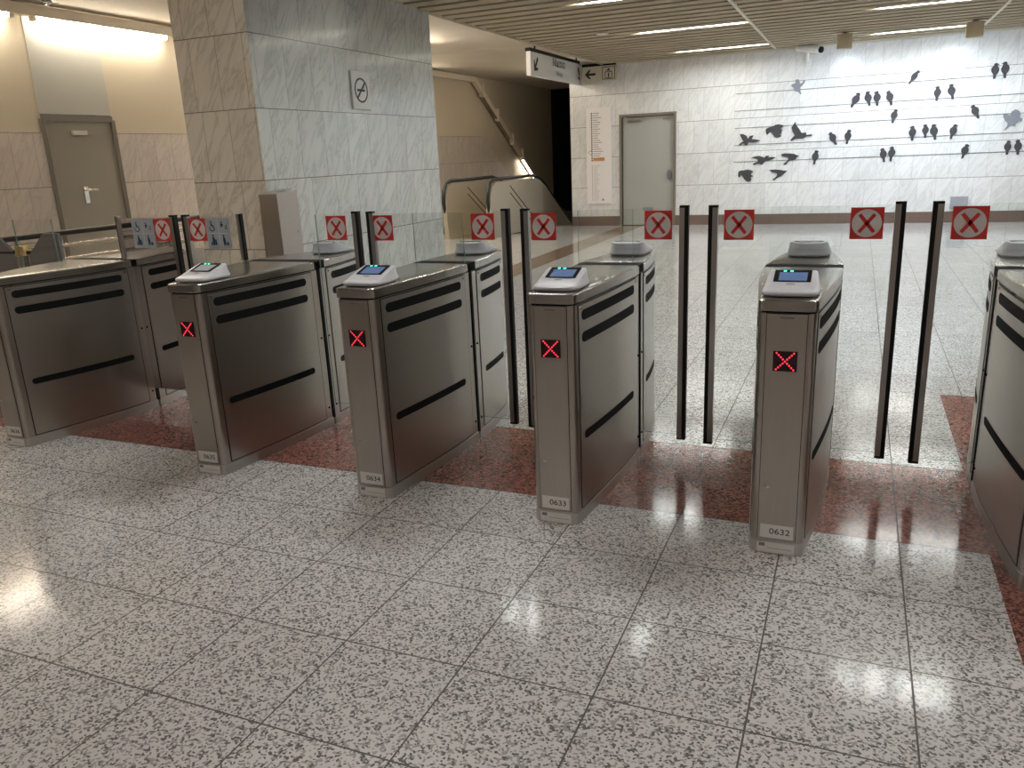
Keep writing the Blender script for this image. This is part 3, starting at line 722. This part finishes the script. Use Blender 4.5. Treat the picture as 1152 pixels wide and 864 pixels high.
# flying silhouettes, outlines in 1/1000 of their photo crops (traced at real size on the wall)
fly = [
 ('dark flying bird leftmost on the fourth wire, wings spread', 825, 130, 80/864, [(80,228),(120,225),(160,245),(178,280),(205,245),(248,240),(225,285),(290,292),(330,302),(290,320),(235,330),(190,325),(165,362),(145,362),(140,335),(100,345),(85,370),(70,352),(100,325),(130,315),(110,290),(95,260)], False),
 ('dark flying bird hanging from the middle wire with folded round wings', 825, 130, 80/864, [(395,165),(430,145),(470,135),(520,110),(560,106),(612,120),(600,140),(585,150),(578,168),(600,180),(578,195),(590,215),(560,225),(585,250),(550,268),(515,268),(490,245),(470,215),(450,200),(430,215),(410,240),(395,205)], False),
 ('dark flying bird with one wing raised high', 880, 80, 140/1152, [(120,470),(130,500),(155,530),(180,572),(220,568),(225,590),(268,585),(282,592),(265,602),(225,605),(190,625),(150,625),(120,630),(85,648),(74,638),(105,605),(115,595),(95,560),(88,520)], False),
 ('dark flying bird with flat spread wings below the fourth wire', 825, 130, 80/864, [(215,512),(260,500),(310,490),(350,500),(375,512),(400,488),(440,488),(425,508),(470,502),(520,508),(480,530),(430,545),(385,560),(345,600),(325,590),(290,585),(250,602),(235,590),(265,572),(300,560),(295,535),(260,520)], False),
 ('dark gliding bird pointing right, beside the leftmost perched one', 825, 130, 80/864, [(580,472),(620,458),(690,460),(740,465),(770,480),(802,488),(775,505),(760,530),(720,545),(680,550),(640,595),(610,600),(612,585),(650,555),(670,530),(660,508),(620,500),(590,492)], False),
 ('dark diving bird with ragged wings, lowest at far left', 825, 130, 80/864, [(62,685),(85,668),(130,665),(170,655),(210,662),(245,680),(220,698),(215,720),(245,738),(215,745),(215,790),(190,805),(160,800),(130,770),(110,730),(90,725),(75,755),(58,735)], False),
 ('dark gliding bird with pointed head, lowest flying one on the right', 825, 130, 80/864, [(440,660),(500,656),(570,660),(610,668),(660,672),(625,700),(585,735),(545,750),(500,785),(475,785),(485,770),(520,745),(535,715),(520,695),(480,688),(455,675)], False),
 ('pale grey fluttering bird near the security camera', 880, 80, 140/1152, [(125,80),(150,75),(162,95),(165,118),(185,110),(200,82),(215,80),(205,110),(185,135),(165,155),(165,180),(178,212),(165,215),(150,190),(120,185),(105,180),(112,160),(80,135),(100,120),(120,115)], True),
 ('pale grey fluttering bird at the right edge of the wall', 1100, 60, 52/374, [(205,488),(235,492),(260,505),(275,470),(305,452),(335,465),(345,490),(340,520),(358,525),(355,545),(335,545),(315,560),(300,575),(305,600),(290,585),(270,582),(245,600),(220,622),(212,618),(235,590),(245,565),(220,545),(205,515)], True)]
for lab, ox, oy, sc, pts, pale in fly:
    W = [atp(ox+x*sc, oy+y*sc) for x, y in pts]; cx = sum(p[0] for p in W)/len(W); cz = sum(p[1] for p in W)/len(W)
    o = MB().prism([(x-cx, z-cz) for x, z in W], -.004, .004, 'y').build('flying_bird', m_bird2 if pale else m_bird)
    o.location = (cx, YB-.0105, cz); tag(o, lab, 'bird decoration', 'flying bird silhouettes on the back wall')

# ------------------------------------------------------------------ security camera, wall box
t = empty('security_camera', (.90, YB-.02, 2.97)); tag(t, 'white security camera on an arm above the birds', 'security camera')
k = MB(); k.tube((-.19, -.10, .26), (.22, -.42, .16), .068, 14); k.build('camera_body', m_white, t, True)
MB().tube((.22, -.42, .16), (.245, -.44, .154), .055, 14).build('lens', m_dark, t, True)
k = MB(); k.path([(0, .02, 0), (0, -.10, 0), (0, -.17, .06), (0, -.20, .15)], .022).tube((0, .02, 0), (0, 0, 0), .06); k.build('wall_arm', m_white, t, True)
k = MB(); k.box(-.22, .26, -.48, -.08, .285, .295); 
bx = MB().box(-.14, .14, -.06, .02, -.11, .11).build('wall_box', m_readg, None, False, .006); bx.location = (3.62, YB-.02, .36)
tag(bx, 'small grey box fixed low on the back wall behind the gates', 'box')
sd = MB().prism(circle(0, 0, .09, 20), 0, -.035).build('smoke_detector', m_trim, None, True); sd.location = (-1.75, 9.62, ZC)
tag(sd, 'round white detector under the slat ceiling', 'detector')
sd.parent = None

# ------------------------------------------------------------------ escalators beside the lobby
def escalator(x0, x1, y0, label):
    t = empty('escalator', ((x0+x1)/2, y0, 0)); tag(t, label, 'escalator', 'escalators going down at the end of the passage')
    for x in (x0, x1):
        xc = x-(x0+x1)/2; hw = .045; sg = 1
        # profile (y,z): rounded newel, level top, sloping away
        pr = [(.05, .0), (.02, .30), (.0, .55), (.03, .82), (.12, .98), (.30, 1.06), (2.35, 1.06)]
        pr += [(2.7, 1.0), (3.0, .88), (8.2, -2.1), (8.2, -3.2), (3.0, -.25), (2.4, 0)]
        MB().prism(pr, xc-hw, xc+hw, 'x').build('balustrade', m_esc, t, False)
        k = MB(); k.path([(xc, .10, .42), (xc, .03, .52), (xc, -.02, .70), (xc, .02, .93), (xc, .14, 1.06), (xc, .32, 1.11), (xc, 2.35, 1.11), (xc, 2.72, 1.05), (xc, 3.02, .93), (xc, 8.2, -2.04)], .035); k.build('handrail', m_rubber, t, True)
        k = MB()
        for dz in (.0, .14):
            k.prism(thick_line((1.0, .96-dz), (3.6, -.54-dz), .02), xc+hw, xc+hw+.006, 'x')
        k.build('deck_trim', m_rubber, t)
    W = (x1-x0)/2-.06
    MB().box(-W, W, .0, 1.4, .0, .012).build('landing_plate', m_chrome, t)
    k = MB()
    for i in range(15):
        k.box(-W, W, 1.4+i*.4, 1.82+i*.4, -.02-i*.231-.21, -.02-i*.231)
    k.build('steps', m_greyink, t)
    return t
e = escalator(-5.55, -4.60, 11.45, 'stainless steel escalator going down beside the dark opening, right of the column')
del e['group']

# ------------------------------------------------------------------ passage rail on the left, bin at the column, swing gate
t = empty('steel_balustrade', (-5.5, 2.0, 0)); tag(t, 'long steel balustrade with dark handrail in front of the left wall', 'balustrade')
k = MB(); k.box(-.03, .03, -6, 3.3, .10, .62); k.build('infill_panel', m_steel, t)
for z, r, m, nm in ((.985, .028, m_rubber, 'handrail'), (.86, .022, m_chrome, 'rail'), (.72, .024, m_chrome, 'rail')):
    k = MB(); k.path([(0, -6, z), (0, 3.0, z), (0, 3.22, z-.04), (0, 3.34, z-.14)] if nm == 'handrail' else [(0, -6, z), (0, 3.3, z)], r); k.build(nm, m, t, True)
for yy in (-5.5, -4.3, -3.1, -1.9, -.7, .5, 1.7, 3.3):
    MB().tube((0, yy, 0), (0, yy, .96), .024).build('post', m_chrome, t, True)
bx = empty('steel_cabinet', (-2.86, 3.17, 0)); tag(bx, 'narrow stainless steel box standing against the corner of the marble column', 'cabinet')
MB().prism([(-.16, 0), (.13, 0), (.13, 1.34), (-.16, 1.31)], -.10, .10, 'x').build('box_body', m_steel, bx, False, .004)
MB().box(-.09, .09, -.163, -.159, .10, .74).box(-.09, .09, -.163, -.159, .76, 1.00).build('front_door', m_panel, bx)

t = empty('swing_barrier', (-3.83, 1.35, 0)); tag(t, 'low pivoting barrier with flared dark wings beyond the farthest left gate', 'barrier')
MB().tube((0, 0, 0), (0, 0, .98), .05, 20).build('pivot_post', m_chrome, t, True)
MB().tube((0, 0, .98), (0, 0, 1.05), .055, 20, 0, .045).build('brass_cap', m_brass, t, True)
for s in (-1, 1):
    MB().prism([(s*.07, .92), (s*.07, .98), (s*.26, 1.14), (s*.42, 1.14), (s*.42, .72), (s*.07, .78)], -.012, .012, 'y').build('barrier_wing', plain('barrier_dark_grey', (.13,.125,.12), .35), t)
MB().tube((-.45, 0, 1.0), (.10, 0, 1.0), .014).build('cross_bar', m_dark, t, True)

# batten added on the passage ceiling behind the column to brighten the passage
t = empty('ceiling_light', (-5.1, 9.4, ZP)); tag(t, 'added batten light on the plaster ceiling, hidden behind the marble column', 'ceiling light')
MB().box(-.06, .06, -.8, .8, -.05, 0).build('light_housing', m_trim, t)
MB().tube((0, -.75, -.075), (0, .75, -.075), .02).build('tube', plain('added_tube_passage', (1,1,1), .5, emit=(1,.90,.76), es=220), t, True)
t = empty('ceiling_light', (-5.1, -.6, ZP)); tag(t, 'added batten light on the passage ceiling just outside the left edge of the view', 'ceiling light')  # second batten, added out of view to light the column and passage
MB().box(-.06, .06, -.8, .8, -.05, 0).build('light_housing', m_trim, t)
MB().tube((0, -.75, -.075), (0, .75, -.075), .02).build('tube', plain('added_tube_left', (1,1,1), .5, emit=(1,.92,.80), es=150), t, True)
t = empty('ceiling_light', (XE-.08, 15.6, 2.5)); tag(t, 'added tube on the shaft wall behind the back wall corner, out of sight', 'ceiling light')  # lamp added out of view to lighten the opposite shaft wall
MB().box(.0, .05, -.8, .8, -.05, .05).build('light_housing', m_duct, t)
MB().tube((-.04, -.75, 0), (-.04, .75, 0), .02).build('tube', plain('added_tube_shaft', (1,1,1), .5, emit=(1,.88,.70), es=75), t, True)
